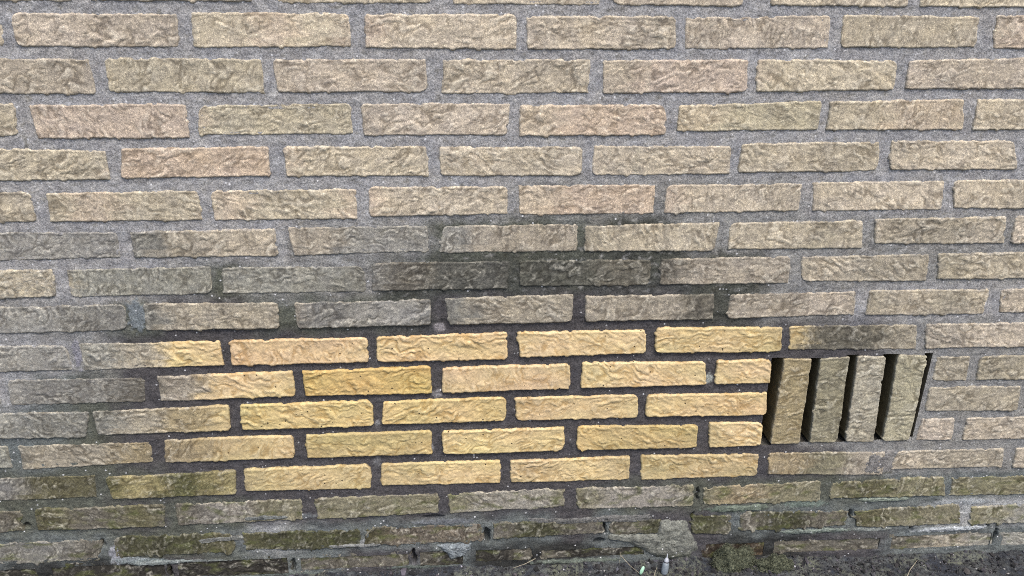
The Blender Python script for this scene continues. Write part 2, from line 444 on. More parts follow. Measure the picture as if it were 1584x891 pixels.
TABLE = {
 'B': [(-594,931,-377,930,-381,886,-595,887), (-360,932,-149,932,-149,887,-362,885), (-129,931,79,931,79,884,-130,885), (92,928,302,929,304,884,93,883), (315,927,524,931,527,885,317,884), (541,931,743,929,746,886,543,886), (767,931,976,932,981,885,772,885)],
 'C': [(-711,873,-502,872,-501,824,-710,827), (-481,874,-273,872,-272,825,-484,827), (-259,871,-48,871,-47,826,-256,826), (-25,871,184,871,184,824,-26,823), (202,870,412,870,415,824,202,823), (425,871,633,869,634,827,427,824), (648,869,857,874,860,828,651,828)],
 'D': [(-820,813,-611,813,-616,768,-825,767), (-595,811,-382,812,-383,763,-591,764), (-365,810,-155,812,-155,768,-373,767), (-141,811,70,811,67,765,-141,765), (84,808,296,808,300,763,83,763), (314,806,528,813,529,769,315,768), (540,811,745,814,753,768,540,769), (764,813,973,812,975,766,766,768)],
 'E': [(-711,754,-502,747,-503,705,-712,705), (-481,750,-275,752,-276,708,-489,706), (-256,752,-48,750,-49,706,-256,707), (-33,749,176,748,179,704,-33,706), (192,749,400,747,402,704,192,704), (414,751,626,752,631,707,413,706), (643,753,837,752,853,707,648,708)],
 'F': [(-824,690,-615,689,-617,644,-826,643), (-595,687,-382,689,-382,643,-600,644), (-366,689,-156,688,-156,642,-366,643), (-139,691,66,690,68,647,-139,645), (83,691,290,690,290,644,83,645), (306,690,516,689,517,646,305,644), (532,691,741,692,745,644,538,645), (755,692,964,691,971,643,762,647)],
 'G': [(-717,631,-508,628,-507,588,-716,585), (-490,628,-278,630,-279,586,-488,587), (-262,632,-52,631,-53,590,-256,586), (-32,630,175,631,173,586,-37,587), (185,627,394,630,389,583,184,586), (410,629,622,630,628,583,410,585), (639,632,854,633,859,588,645,591), (868,634,1077,635,1078,587,869,587)],
 'H': [(-817,572,-608,572,-612,527,-821,526), (-591,571,-379,573,-383,528,-592,526), (-365,571,-152,569,-151,526,-366,527), (-138,574,70,573,68,527,-143,527), (84,574,290,571,292,528,84,531), (305,573,514,573,516,527,307,528), (531,572,740,573,744,526,534,530), (754,573,963,574,969,527,760,529)],
 'I': [(-722,514,-513,514,-517,471,-726,469), (-488,515,-287,512,-288,468,-491,469), (-263,511,-53,513,-54,468,-262,467), (-32,514,171,516,172,468,-26,468), (189,513,397,512,399,467,190,469), (423,510,630,512,634,470,421,468), (651,513,854,511,853,466,651,469), (872,511,1081,510,1088,467,879,468)],
 'J': [(-824,452,-615,448,-612,405,-821,405), (-595,451,-382,449,-381,406,-595,404), (-368,450,-154,449,-155,406,-370,406), (-140,450,66,453,67,405,-142,406), (83,453,292,452,292,410,86,408), (307,455,517,451,519,407,308,410), (527,454,744,451,750,405,532,410), (758,451,967,450,973,405,764,406)],
 'K': [(-715,392,-506,390,-510,346,-718,346), (-487,391,-276,394,-276,348,-487,346), (-261,393,-57,397,-56,347,-260,349), (-38,394,170,394,170,349,-39,348), (189,397,394,392,399,349,188,349), (412,393,505,394,507,349,413,350), (788,391,848,391,851,343,790,345), (863,390,1072,389,1076,342,867,344)],
 'L': [(-809,335,-600,332,-614,285,-823,288), (-597,333,-382,336,-384,289,-596,288), (-365,336,-153,338,-154,290,-367,289), (-137,335,65,337,65,291,-140,292), (80,335,286,334,287,291,81,291), (300,333,506,332,508,288,299,292), (787,334,952,332,956,282,787,287)],
 'M': [(-946,273,-737,274,-740,232,-949,229), (-723,274,-515,273,-516,234,-725,227), (-493,276,-285,277,-287,233,-497,232), (-266,277,-59,278,-59,233,-266,232), (-42,276,164,276,164,231,-42,231), (185,278,392,273,393,229,184,230), (411,277,505,275,508,227,415,228), (785,273,847,272,850,227,782,229), (867,271,1076,272,1077,224,868,226)],
 'N': [(-822,214,-613,214,-616,170,-825,169), (-600,209,-386,214,-390,166,-593,165), (-373,215,-163,217,-165,169,-374,172), (-146,217,56,216,55,171,-148,174), (71,215,278,216,280,169,73,171), (297,216,506,212,507,167,300,167), (521,214,733,209,736,160,526,169), (752,209,952,208,956,168,747,171), (972,208,1181,208,1183,166,974,165)],
 'O': [(-951,150,-742,150,-747,107,-956,105), (-723,152,-512,152,-517,106,-725,109), (-495,152,-284,153,-285,111,-495,107), (-263,154,-50,155,-52,114,-259,109), (-35,153,167,158,168,117,-35,112), (187,155,396,153,398,107,190,112), (414,148,625,153,629,109,412,110), (643,149,852,153,861,110,644,114), (867,150,1076,147,1079,105,870,110)],
 'P': [(-834,87,-625,86,-631,41,-840,42), (-606,90,-405,87,-408,47,-610,48), (-390,88,-189,87,-190,47,-389,51), (-182,92,24,88,27,50,-187,48), (40,88,239,88,240,57,40,55), (246,87,341,83,341,52,247,54), (395,87,468,87,471,46,399,51), (486,92,688,87,686,53,489,50), (696,87,895,92,904,48,704,51), (916,83,1125,90,1127,40,918,48)],
 'Q': [(-941,36,-732,35,-738,-9,-947,-8), (-724,39,-520,34,-524,-9,-731,-5), (-514,38,-314,36,-316,-6,-517,-6), (-302,34,-103,41,-101,0,-304,-6), (-94,35,-5,37,-5,-2,-94,0), (6,42,116,35,114,1,3,1), (123,33,319,31,323,-4,124,2), (419,30,543,30,548,-11,423,-9), (549,30,761,30,765,-8,552,-7), (765,30,974,30,978,-10,772,-7), (981,27,1190,30,1199,-10,990,-9)],
}
V = [(526, 394, 573, 393, 573, 231, 522, 231), (588, 393, 637, 395, 641, 231, 591, 232), (651, 396, 700, 395, 706, 229, 656, 231), (720, 397, 772, 393, 771, 231, 723, 230)]
TABLE['A'] = [(-720, 990, -508, 990, -507, 944, -720, 945), (-487, 990, -277, 990, -276, 945, -488, 945), (-246, 989, -36, 989, -36, 943, -247, 943),
              (-9, 989, 193, 989, 194, 942, -9, 942), (211, 988, 396, 988, 397, 941, 210, 942), (434, 987, 632, 987, 634, 941, 434, 942),
              (649, 987, 859, 987, 860, 941, 649, 941)]

CLEAN_ROWS = 'JKLMN'
TINT = {('K', 2): (.90, .84, .64), ('J', 2): (1.0, .95, 1.02), ('K', 3): (.99, .97, 1.04), ('L', 3): (.97, .95, .86), ('M', 3): (.93, .93, .82),
        ('M', 5): (.97, .95, .84), ('L', 2): (.97, .98, .86), ('E', 1): (1.02, .985, .96), ('F', 4): (1.02, .985, .96), ('D', 4): (1.03, 1.0, .98),
        ('D', 5): (.98, 1.0, .92), ('D', 2): (.98, 1.0, .96), ('C', 0): (.9, .9, .92), ('N', 1): (.95, 1.0, .82), ('Q', 7): (1.15, .92, .75),
        ('P', 3): (1.05, .97, .95), ('J', 3): (1.02, .98, 1.0), ('L', 5): (.98, .96, .95)}
LABEL = {('K', 2): 'clean olive yellow brick', ('H', 3): 'brick blackened by damp', ('H', 4): 'brick blackened by damp',
         ('J', 1): 'brick half grey and half clean yellow', ('P', 5): 'broken mossy brick', ('P', 6): 'short mossy brick',
         ('P', 1): 'green mossy brick', ('P', 2): 'green mossy brick'}
rng = random.Random(11)

def make_brick(name, q, row, seed, step=1.45, depth=.032, tint=(1, 1, 1), amp=1.0, rot=None, proud=0.0, stain=None, wob=1.0, side=None, sc=1.0, ang=.4):
    q = np.array(q, float).reshape(4, 2)                                   # TL TR BR BL, mm
    w = (np.hypot(*(q[1] - q[0])) + np.hypot(*(q[2] - q[3]))) / 2
    h = (np.hypot(*(q[0] - q[3])) + np.hypot(*(q[1] - q[2]))) / 2
    nu, nv = max(8, int(round(w / step)) + 1), max(6, int(round(h / step)) + 1)
    X, Z = np.meshgrid(np.linspace(0, w, nu), np.linspace(0, h, nv))
    ex, ez = np.minimum(X, w - X), np.minimum(Z, h - Z)
    edge = np.minimum(ex, ez)
    # rounded corners, one radius each
    rs = np.random.RandomState(seed)
    rad = rs.choice([2.5, 4.0, 6.0, 9.0, 13.0], 4, p=[.25, .3, .23, .14, .08]) * (1.35 if row in 'PQ' else 1.0) * min(1.0, h / 40)
    X2, Z2 = X.copy(), Z.copy()
    for k, (sx, sz) in enumerate([(0, 1), (1, 1), (1, 0), (0, 0)]):
        r = rad[k]
        a = (w - X) if sx else X; b = (h - Z) if sz else Z
        m = (a < r) & (b < r)
        px, pz = 1 - a[m] / r, 1 - b[m] / r
        nx, nz = px * np.sqrt(1 - pz ** 2 / 2), pz * np.sqrt(1 - px ** 2 / 2)
        na, nb = r * (1 - nx), r * (1 - nz)
        X2[m] = (w - na) if sx else na
        Z2[m] = (h - nb) if sz else nb
    # uneven arrises
    o = seed * 3.7
    fall = lambda d: np.exp(-d / 5.0)
    wv = lambda t, k: wob * (1.3 * pn(t / 32, t * 0 + k, seed) + 1.0 * pn(t / 10, t * 0 + k, seed + 1) + 0.6 * pn(t / 4.5, t * 0 + k, seed + 2)
                           - 2.2 * sstep(.42, .62, pn(t / 14, t * 0 + k, seed + 6)))
    Z2 = Z2 + (wv(X, .3) * fall(h - Z) + wv(X, 5.3) * fall(Z)); X2 = X2 + (wv(Z, 11.3) * fall(w - X) + wv(Z, 17.3) * fall(X))
    s, t = (X2 / w)[..., None], (1 - Z2 / h)[..., None]
    pos = q[0] * (1 - s) * (1 - t) + q[1] * s * (1 - t) + q[2] * s * t + q[3] * (1 - s) * t
    gxm, gzm = pos[..., 0], pos[..., 1]
    rt = (rs.uniform(-.6, .6) if rs.rand() > (.6 if row in 'OPQ' else .15) else rs.uniform(1.0, 2.0)) if rot is None else rot
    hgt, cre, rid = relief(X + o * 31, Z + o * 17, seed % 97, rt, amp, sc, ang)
    R = (3.2 if side is None else 1.3) + (1.0 if side is None else .3) * pn(X / 20, Z / 20, seed + 21)
    e = np.clip(edge / R, 0, 1)
    roll = R * (1 - np.sqrt(np.clip(1 - (1 - e) ** 2, 0, 1)))
    y = -proud - (hgt - 2.0 * amp) * (0.35 + 0.65 * sstep(0, 6, edge)) + roll * .9
    if stain is None:
        col = brick_stain('R' if row == 'J' and q[0, 0] > 620 else row, gxm, gzm)
    else:
        col = np.broadcast_to(albedo(stain), gxm.shape + (3,)).copy()
    yel = col[..., 0] / np.maximum(col[..., 2], 1e-4)
    lum = col.mean(-1)
    clean = sstep(1.75, 2.25, yel) * sstep(.14, .24, lum)
    patch = fbm(gxm / 38, gzm / 26, seed % 31 + 3)
    patch2 = fbm(gxm / 60, gzm / 40, seed % 29 + 71)
    amt = (1 - clean) * .11 + .05
    col = col * np.array(tint) * (1 + amt * patch)[..., None]
    col = col * (1 + patch2[..., None] * np.array([.035, .012, -.045]) * (1 - .3 * clean[..., None]))
    # the arrises of weathered bricks get a pale line, strongest along the bottom
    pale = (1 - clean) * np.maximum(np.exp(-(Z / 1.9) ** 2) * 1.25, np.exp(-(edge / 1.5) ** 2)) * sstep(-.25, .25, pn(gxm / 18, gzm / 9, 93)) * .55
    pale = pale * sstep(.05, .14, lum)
    for (rx, zt, zb, hw, st) in RUNS:
        d = np.abs(gxm - rx - 3 * pn(gzm / 9, gzm * 0, 7) - 2 * pn(gzm / 3, gzm * 0, 8))
        pale = np.maximum(pale, st * np.exp(-(d / hw) ** 2) * sstep(zb - 4, zb, gzm) * sstep(zt + 4, zt, gzm) * sstep(-.5, .2, pn(gxm / 3, gzm / 3, 9)))
    pale = pale[..., None]
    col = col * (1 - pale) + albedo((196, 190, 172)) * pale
    edge2 = np.minimum(ex * .8, ez)
    fm = (1 - clean) * np.clip(.85 * np.exp(-(edge2 / 3.2) ** 2) * sstep(-.1, .45, pn(gxm / 20, gzm / 10, 95) + .5 * pn(gxm / 5, gzm / 5, 96))
                               + .55 * sstep(.42, .62, fbm(gxm / 26, gzm / 16, 97)) * sstep(-.1, .3, pn(gxm / 4, gzm / 3, 98)), 0, .8)
    fm = (fm * dict(A=.22, B=.22, C=.22, D=.22, E=.25, F=.32, G=.7, H=.75, I=.7).get(row, .6) * (1.0 if row in 'OPQ' or side is None else .15))[..., None]
    if row in 'JKLM': fm = fm * np.maximum(sstep(-440, -560, gxm), 1.1 * sstep(530, 575, gxm))[..., None]
    col = col * (1 - fm) + mortar_stain(gxm, gzm) * fm
    if row in 'FGHIJ':                       # thin runs of dirty water
        col = col * (1 - (1 - clean) * .16 * sstep(.15, .55, pn(gxm / 7, gzm / 120, 102)))[..., None]
    dk = sstep(.16, .07, lum) * (1 - clean)
    col = col * (1 + dk * (.30 * pn(gxm / 3.2, gzm / 2.6, 99) + .2 * pn(gxm / 9, gzm / 6, 100)))[..., None]
    col = col * (1 + (clean * pn(gxm / 95, gzm / 40, 101))[..., None] * np.array([.03, -.02, .05]))
    if row in 'OPQ' and stain is None:      # white lime crust on the damp courses
        cr = sstep(.32, .62, fbm(gxm / 22, gzm / 14, 77)) * sstep(.1, .45, pn(gxm / 90, gzm / 30, 78)) * .8
        cr = cr[..., None]
        col = col * (1 - cr) + albedo((158, 158, 156)) * cr
        al = (sstep(.0, .5, fbm(gxm / 30, gzm / 14, 79)) * .72)[..., None]
        col = col * (1 - al) + albedo((98, 104, 64)) * al
    if row in 'GHIJKL' and stain is None:   # whitish bloom of the grimy courses on the left
        g = (sstep(-420, -620, gxm) * sstep(.2, .6, np.abs(pn(gxm / 9, gzm / 3.5, 81))) * .35)[..., None]
        col = col * (1 - g) + albedo((176, 180, 178)) * g
    ctr = q.mean(0)
    V = np.stack([gxm / 1000, y / 1000, gzm / 1000], -1).reshape(-1, 3)
    nf = len(V)
    i = np.arange(nf).reshape(nv, nu)
    ring = np.concatenate([i[0, :], i[1:, -1], i[-1, -2::-1], i[-2:0:-1, 0]])
    Q = grid_quads(nu, nv)
    n = len(ring); j = np.arange(n); jn = (j + 1) % n
    lev = [V[ring], V[ring] + np.array([0, .0012, 0])]
    for dy in ((.5, 1.0) if depth < .05 else (.08, .2, .4, .7, 1.0)):
        bk = V[ring].copy(); bk[:, 1] = bk[:, 1] * (1 - dy) ** 3 + depth * dy
        if depth > .05:                      # sides of the deep uprights run back straight
            ker = np.ones(25) / 25
            for c_ in (0, 2):
                s_ = np.convolve(np.r_[V[ring][-12:, c_], V[ring][:, c_], V[ring][:12, c_]], ker, 'valid')
                far = np.minimum(np.abs(V[ring][:, 2] - V[ring][:, 2].max()), np.abs(V[ring][:, 2] - V[ring][:, 2].min())) > .02
                if c_ == 0: bk[:, 0] = np.where(far, s_, bk[:, 0])
            bk[:, 0] += .0008 * pn(bk[:, 2] / .02, bk[:, 1] / .02, seed)
        lev.append(bk)
    loops_ = [ring] + [nf + k * n + j for k in range(len(lev) - 1)]
    sk = np.concatenate([np.stack([a[j], b_[j], b_[jn], a[jn]], -1) for a, b_ in zip(loops_[:-1], loops_[1:])])
    V = np.concatenate([V] + lev[1:]) - np.array([ctr[0] / 1000, 0, ctr[1] / 1000])
    side_c = col.reshape(-1, 3).mean(0) if side is None else albedo(side)
    def f(a, c=None):
        a = a.reshape(nf, -1)
        rest = np.broadcast_to(side_c if c is None else c, (n * (len(lev) - 2), a.shape[1]))
        return np.concatenate([a, a[ring], rest])
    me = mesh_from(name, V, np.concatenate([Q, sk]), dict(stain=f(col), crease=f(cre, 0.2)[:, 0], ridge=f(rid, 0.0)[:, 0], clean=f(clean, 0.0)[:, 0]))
    return link(name, me, M_BRICK, wall, (ctr[0] / 1000, 0, ctr[1] / 1000))

QUADS = []          # every brick face, for cutting the mortar behind it
seed = 100
for row in 'A' + ROWS:
    for k, q in enumerate(TABLE[row]):
        seed += 13
        t = TINT.get((row, k))
        if t is None:
            a = rng.uniform(-.06, .06); b = rng.uniform(-.03, .03)
            t = (1 + a, 1 + a + b * .3, 1 + a - b)
        inpatch = row in CLEAN_ROWS and -480 < (q[0] + q[2]) / 2 < 500
        if row in 'PQ':                      # loosened, broken lowest courses
            q = tuple(v + rng.uniform(-2.2, 2.2) for v in q)
        o = make_brick('brick', q, row, seed, tint=t, amp=(1.05 if inpatch else .88) * rng.uniform(.8, 1.2),
                       proud={'P': .5, 'Q': -2.0}.get(row, 0.8 if inpatch else 0.5) + rng.uniform(-.7, .9), wob={'O': 1.8, 'P': 2.8, 'Q': 2.8}.get(row, 1.0) if row in 'OPQ' else 1.0,
                       sc=rng.uniform(.85, 1.15) if inpatch else rng.uniform(.78, 1.12),
                       ang=0.0 if inpatch else rng.uniform(.2, .6))
        lab = LABEL.get((row, k)) or ('clean bright yellow brick' if row in 'JKLM' and -420 < (q[0] + q[2]) / 2 < 500 else None)
        if lab: o['label'] = lab
        QUADS.append(q)
V_STAIN = [(170, 158, 126), (152, 148, 127), (180, 176, 160), (177, 173, 150)]
for k, q in enumerate(V):
    seed += 13
    o = make_brick('upright_brick', q, 'K', seed, tint=(1, 1, 1), amp=.95, rot=math.radians(8), depth=.10, stain=V_STAIN[k], wob=.9, proud=1.2, side=(112, 105, 82))
    QUADS.append(q)
# the wall runs on past both sides and above the picture
pitch = 219.0
for row in 'A' + ROWS:
    L = TABLE[row]
    zl = (L[0][1] + L[0][7]) / 2; zr = (L[-1][3] + L[-1][5]) / 2
    xl = min(L[0][0], L[0][6]) - 10; xr = max(L[-1][2], L[-1][4]) + 10
    for n in range(3):
        for x0, zc in ((xl - 209 - n * pitch, zl), (xr + n * pitch, zr)):
            seed += 13
            q = (x0, zc + 22.5, x0 + 209, zc + 22.5, x0 + 209, zc - 22.5, x0, zc - 22.5)
            a = rng.uniform(-.08, .08)
            make_brick('brick', q, row, seed, step=4.5, tint=(1 + a, 1 + a, 1 + a))
            QUADS.append(q)
for n in range(4):
    zc = 967 + COURSE * (n + 1)
    for k in range(13):
        x0 = -1340 + k * pitch + (95 if n % 2 == 0 else -10)
        seed += 13
        q = (x0, zc + 22.5, x0 + 209, zc + 22.5, x0 + 209, zc - 22.5, x0, zc - 22.5)
        a = rng.uniform(-.08, .08)
        make_brick('brick', q, 'A', seed, step=4.5, tint=(1 + a, 1 + a, 1 + a))
        QUADS.append(q)

# ---- mortar: one rough sheet behind the brick faces, open at the slots
HX0, HX1, HZ0, HZ1 = 504.0, 786.0, 228.0, 404.0
mx = axis([(-1420, -840, 9.0), (-840, 1080, 1.9), (1080, 1720, 9.0)])
mz = axis([(-60, 1000, 1.9), (1000, 1230, 9.0)])
MX, MZ = np.meshgrid(mx, mz)
lowz = sstep(150, 60, MZ)
pat = sstep(-480, -400, MX) * sstep(520, 470, MX) * sstep(480, 470, MZ) * sstep(190, 200, MZ)
MY = (1.9 + 2.3 * pat - .3 * lowz + (.8 + .3 * lowz) * pn(MX / 15, MZ / 12, 31) + .6 * pn(MX / 5, MZ / 5, 32) + .55 * pn(MX / 2.6, MZ / 2.6, 33)
      + .8 * pn(MX / 45, MZ / 30, 30) + 1.2 * lowz * pn(MX / 34, MZ / 14, 34))
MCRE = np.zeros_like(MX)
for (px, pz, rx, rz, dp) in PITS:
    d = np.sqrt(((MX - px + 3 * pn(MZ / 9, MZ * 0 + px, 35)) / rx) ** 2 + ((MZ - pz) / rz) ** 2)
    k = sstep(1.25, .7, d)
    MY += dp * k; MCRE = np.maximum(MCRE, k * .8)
MCOL = mortar_stain(MX, MZ)
MCOL *= (1 + .12 * fbm(MX / 30, MZ / 20, 36))[..., None]
bloom = .5 * sstep(.15, .5, fbm(MX / 13, MZ / 9, 104)) * sstep(470, 560, MZ)      # lime bloom on the dry upper joints
bloom = bloom[..., None]
MCOL = MCOL * (1 - bloom) + albedo((188, 187, 184)) * bloom
dirt = .35 * sstep(.2, .55, fbm(MX / 16, MZ / 10, 105)) * sstep(430, 520, MZ)
MCOL = MCOL * (1 - dirt[..., None] * np.array([.75, .8, .95]))
MCOL *= (1 - .16 * sstep(.15, .55, pn(MX / 7, MZ / 120, 102)) * sstep(700, 640, MZ) * sstep(440, 470, MZ))[..., None]
MCOL *= 1 + .05 * fbm(MX / 50, MZ / 50, 37)[..., None] * np.array([1, .2, -1.2])
for (px, pz, rx, rz, c) in SPOTS:
    d = np.sqrt(((MX - px) / rx) ** 2 + ((MZ - pz) / rz) ** 2) + .45 * pn(MX / 7, MZ / 7, 38)
    k = sstep(1.15, .75, d)[..., None]
    MCOL = MCOL * (1 - k) + albedo(c) * k
    MY -= .8 * k[..., 0]
# soot settles in damp streaks above the clean patch
ln = 781 + (776 - 781) * np.clip((399 - MZ) / 166, 0, 1)      # straight jamb of the last slot
m_ = (np.abs(MX - ln) < 1.0) & (MZ > 230) & (MZ < 402)
MX = np.where(m_, ln, MX)
cx, cz = (mx[:-1] + mx[1:]) / 2, (mz[:-1] + mz[1:]) / 2
CX, CZ = np.meshgrid(cx, cz)
keep = np.ones(CX.shape, bool)
SL = [(510, 526, 507, 522, 397, 227), (573, 588, 573, 591, 395, 229), (637, 651, 641, 656, 397, 228), (700, 720, 706, 723, 399, 230), (772, 781, 771, 776, 399, 233)]
for (a0, a1, b0, b1, zt, zb) in SL:         # the open slots; the bricks between them are bedded in mortar
    t = np.clip((zt - CZ) / (zt - zb), 0, 1)
    wob = 1.5 * pn(CZ / 14, CZ * 0 + a0, 39)
    keep &= ~((CX > a0 - 4 + (b0 - a0) * t) & (CX < a1 + (b1 - a1) * t + (0 if a0 == 772 else 3)) & (CZ < zt + .6 * wob) & (CZ > zb + 3 + wob))
for q in QUADS:
    x0, x1 = max(q[0], q[6]) + 4.6, min(q[2], q[4]) - 4.6
    z0, z1 = max(q[5], q[7]) + 4.6, min(q[1], q[3]) - 4.6
    i0, i1 = np.searchsorted(cx, [x0, x1]); j0, j1 = np.searchsorted(cz, [z0, z1])
    keep[j0:j1, i0:i1] = False
Qm = grid_quads(len(mx), len(mz))[keep.ravel()]
used = np.unique(Qm)
remap = np.zeros(MX.size, np.int64); remap[used] = np.arange(len(used))
Vm = np.stack([MX / 1000, MY / 1000, MZ / 1000], -1).reshape(-1, 3)[used]
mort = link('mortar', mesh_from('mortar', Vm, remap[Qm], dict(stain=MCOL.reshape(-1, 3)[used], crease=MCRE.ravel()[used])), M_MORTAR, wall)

# ---- the hollow behind the slots
def box_inside(x0, x1, y0, y1, z0, z1):
    V = np.array([(x, y, z) for z in (z0, z1) for y in (y0, y1) for x in (x0, x1)], float)
    return V, np.array([(2, 3, 7, 6), (0, 2, 6, 4), (1, 5, 7, 3), (0, 1, 3, 2), (4, 6, 7, 5)])
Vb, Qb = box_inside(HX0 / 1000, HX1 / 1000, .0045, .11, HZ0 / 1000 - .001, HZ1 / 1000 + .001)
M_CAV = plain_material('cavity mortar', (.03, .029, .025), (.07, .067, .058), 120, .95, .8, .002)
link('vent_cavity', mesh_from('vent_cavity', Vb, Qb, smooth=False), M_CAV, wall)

jz, jy = np.meshgrid(np.linspace(.230, .402, 60), np.linspace(.0, 1, 14))
jx = (781 - 5 * np.clip((399 - jz * 1000) / 166, 0, 1)) / 1000 + .0007 * pn(jz / .012, jy / .3, 44) * jy - .0006 + .0035 * jy
jyy = .0008 + .1 * jy ** 1.6
Jc = np.broadcast_to(albedo((118, 112, 96)), jx.shape + (3,)) * (1 + .2 * pn(jz / .02, jy / .2, 45))[..., None]
link('mortar_jamb', mesh_from('mortar_jamb', np.stack([jx, jyy, jz], -1).reshape(-1, 3), grid_quads(60, 14), dict(stain=Jc.reshape(-1, 3), crease=np.zeros(jx.size))), M_MORTAR, wall)

# ---- lumps of mortar left lying over the lowest courses
def patch(name, poly, front, seed, c, crown=1.0):
    P = np.array(poly, float)
    n = 120
    d = np.r_[0, np.cumsum(np.hypot(*np.diff(np.r_[P, P[:1]], axis=0).T))]
    t = np.linspace(0, d[-1], n, endpoint=False)
    R = np.stack([np.interp(t, d, np.r_[P[:, k], P[0, k]]) for k in (0, 1)], 1)
    R += 1.2 * np.stack([pn(t / 9, t * 0, seed), pn(t / 9, t * 0, seed + 2)], 1)
    c0 = P.mean(0)
    rings = 22
    V, Cc, Cr = [], [], []
    for k in range(rings + 1):
        f = k / rings
        p = c0 + (R - c0) * min(1, f * 1.03)
        y = -front * (1 - f ** 5) + 4 * f ** 5 + crown * (1.2 * pn(p[:, 0] / 16, p[:, 1] / 12, seed + 4) + .7 * pn(p[:, 0] / 6, p[:, 1] / 5, seed + 5) + .5 * pn(p[:, 0] / 2.8, p[:, 1] / 2.8, seed + 6))
        V.append(np.stack([p[:, 0] / 1000, y / 1000, p[:, 1] / 1000], 1))
        cc = albedo(c) * (1 + .22 * fbm(p[:, 0] / 18, p[:, 1] / 12, seed + 7))[:, None]
        low = sstep(.25, .0, (p[:, 1] - P[:, 1].min()) / np.ptp(P[:, 1]))[:, None]
        cc = cc * (1 - .55 * low) + albedo((98, 104, 74)) * .55 * low
        Cc.append(cc); Cr.append(np.clip(.6 * sstep(.1, .5, -pn(p[:, 0] / 9, p[:, 1] / 6, seed + 8)), 0, 1))
    V, Cc, Cr = np.concatenate(V), np.concatenate(Cc), np.concatenate(Cr)
    i = np.arange(len(V)).reshape(rings + 1, n)
    Q = np.stack([i[:-1], i[1:], np.roll(i[1:], -1, 1), np.roll(i[:-1], -1, 1)], -1).reshape(-1, 4)
    o = link(name, mesh_from(name, V, Q, dict(stain=Cc, crease=Cr)), M_MORTAR, wall)
    return o
o = patch('mortar_lump', [(341, 82), (388, 80), (396, 66), (400, 52), (412, 30), (417, 14), (402, 0), (380, -5), (355, -6), (330, 4), (305, 23),
                          (277, 38), (245, 46), (247, 56), (290, 54), (336, 53)], 4.5, 21, (132, 134, 126), 1.4)
for k_, (xa, xb, zc_, hh_, cc_) in enumerate([(-600, -475, 33, 6, (140, 148, 146)), (560, 700, 45, 5, (128, 138, 130)), (835, 960, 38, 5, (180, 186, 190)),
        (-260, -150, 53, 5, (140, 142, 140)), (430, 540, 100, 7, (118, 128, 116)), (-390, -300, 118, 5, (122, 126, 124)), (700, 800, 108, 5, (140, 150, 138))]):
    xs_ = np.linspace(xa, xb, 14)
    top_ = zc_ + hh_ * (.7 + .6 * pn(xs_ / 22, xs_ * 0 + k_, 46)); bot_ = zc_ - hh_ * (.7 + .6 * pn(xs_ / 18, xs_ * 0 + k_, 47))
    top_[[0, -1]] = zc_ + 1; bot_[[0, -1]] = zc_ - 1
    patch('mortar_smear', list(zip(xs_, top_)) + list(zip(xs_[::-1], bot_[::-1])), 1.6, 60 + k_, cc_, .9)
o['label'] = 'lump of grey mortar slumped down to the soil'
patch('mortar_lump', [(-60, 47), (-20, 49), (4, 47), (2, 34), (-8, 21), (-24, 15), (-34, 13), (-40, 26)], 2.0, 25, (138, 146, 150), 1.0)
patch('mortar_lump', [(-478, 76), (-440, 82), (-395, 84), (-380, 79), (-385, 74), (-430, 73), (-470, 68)], 1.2, 27, (128, 130, 126), .5)
patch('mortar_lump', [(700, 211), (752, 212), (756, 190), (756, 160), (706, 158), (690, 170), (694, 190)], 0.6, 28, (140, 138, 136), .5)
patch('mortar_lump', [(95, 96), (180, 92), (250, 96), (330, 95), (345, 88), (320, 78), (250, 82), (170, 80), (100, 84)], 1.0, 29, (120, 120, 118), .9)

# ------------------------------------------------------------------ things on the soil
def ico(r):
    t = (1 + 5 ** .5) / 2
    v = np.array([(-1, t, 0), (1, t, 0), (-1, -t, 0), (1, -t, 0), (0, -1, t), (0, 1, t), (0, -1, -t), (0, 1, -t), (t, 0, -1), (t, 0, 1), (-t, 0, -1), (-t, 0, 1)], float)
    v /= np.linalg.norm(v[0])
    f = np.array([(0, 11, 5), (0, 5, 1), (0, 1, 7), (0, 7, 10), (0, 10, 11), (1, 5, 9), (5, 11, 4), (11, 10, 2), (10, 7, 6), (7, 1, 8), (3, 9, 4), (3, 4, 2),
                  (3, 2, 6), (3, 6, 8), (3, 8, 9), (4, 9, 5), (2, 4, 11), (6, 2, 10), (8, 6, 7), (9, 8, 1)])
    return v * r, f

rs = np.random.RandomState(5)
n = 5200
iv, itri = ico(1.0)
px = rs.uniform(-.86, 1.12, n); py = -np.abs(rs.normal(0, .05, n)) - .001
pr = .0008 + .0022 * rs.rand(n) ** 3 + .003 * (rs.rand(n) < .02)
pv = iv[None] * (1 + .35 * rs.randn(n, 12, 1)) * pr[:, None, None] * (1 + .3 * rs.randn(n, 1, 3))
pz = soil_height(px, py)
pv = pv + np.stack([px, py, pz + pr * .3], -1)[:, None]
shade = np.where(rs.rand(n) < .010, rs.uniform(.18, .4, n), rs.uniform(.008, .05, n) * rs.choice([.6, 1, 1.5], n))
tintc = np.stack([shade * rs.uniform(.95, 1.1, n), shade, shade * rs.uniform(.95, 1.25, n)], -1)
mc, nt, p = nodes('soil crumbs')
co = coords(nt, False)
nt.links.new(mixc(nt, 'MULTIPLY', 1.0, attr(nt, 'stain').outputs['Color'], mixc(nt, 'MIX', noise(nt, co, 900), (.6, .6, .6), (1.4, 1.4, 1.4))), p.inputs['Base Color'])
p.inputs['Roughness'].default_value = .95
cr = link('soil_crumbs', mesh_from('soil_crumbs', pv.reshape(-1, 3), None, dict(stain=np.repeat(tintc, 12, 0)),
          T=(itri[None] + 12 * np.arange(n)[:, None, None]).reshape(-1, 3), smooth=False), mc)
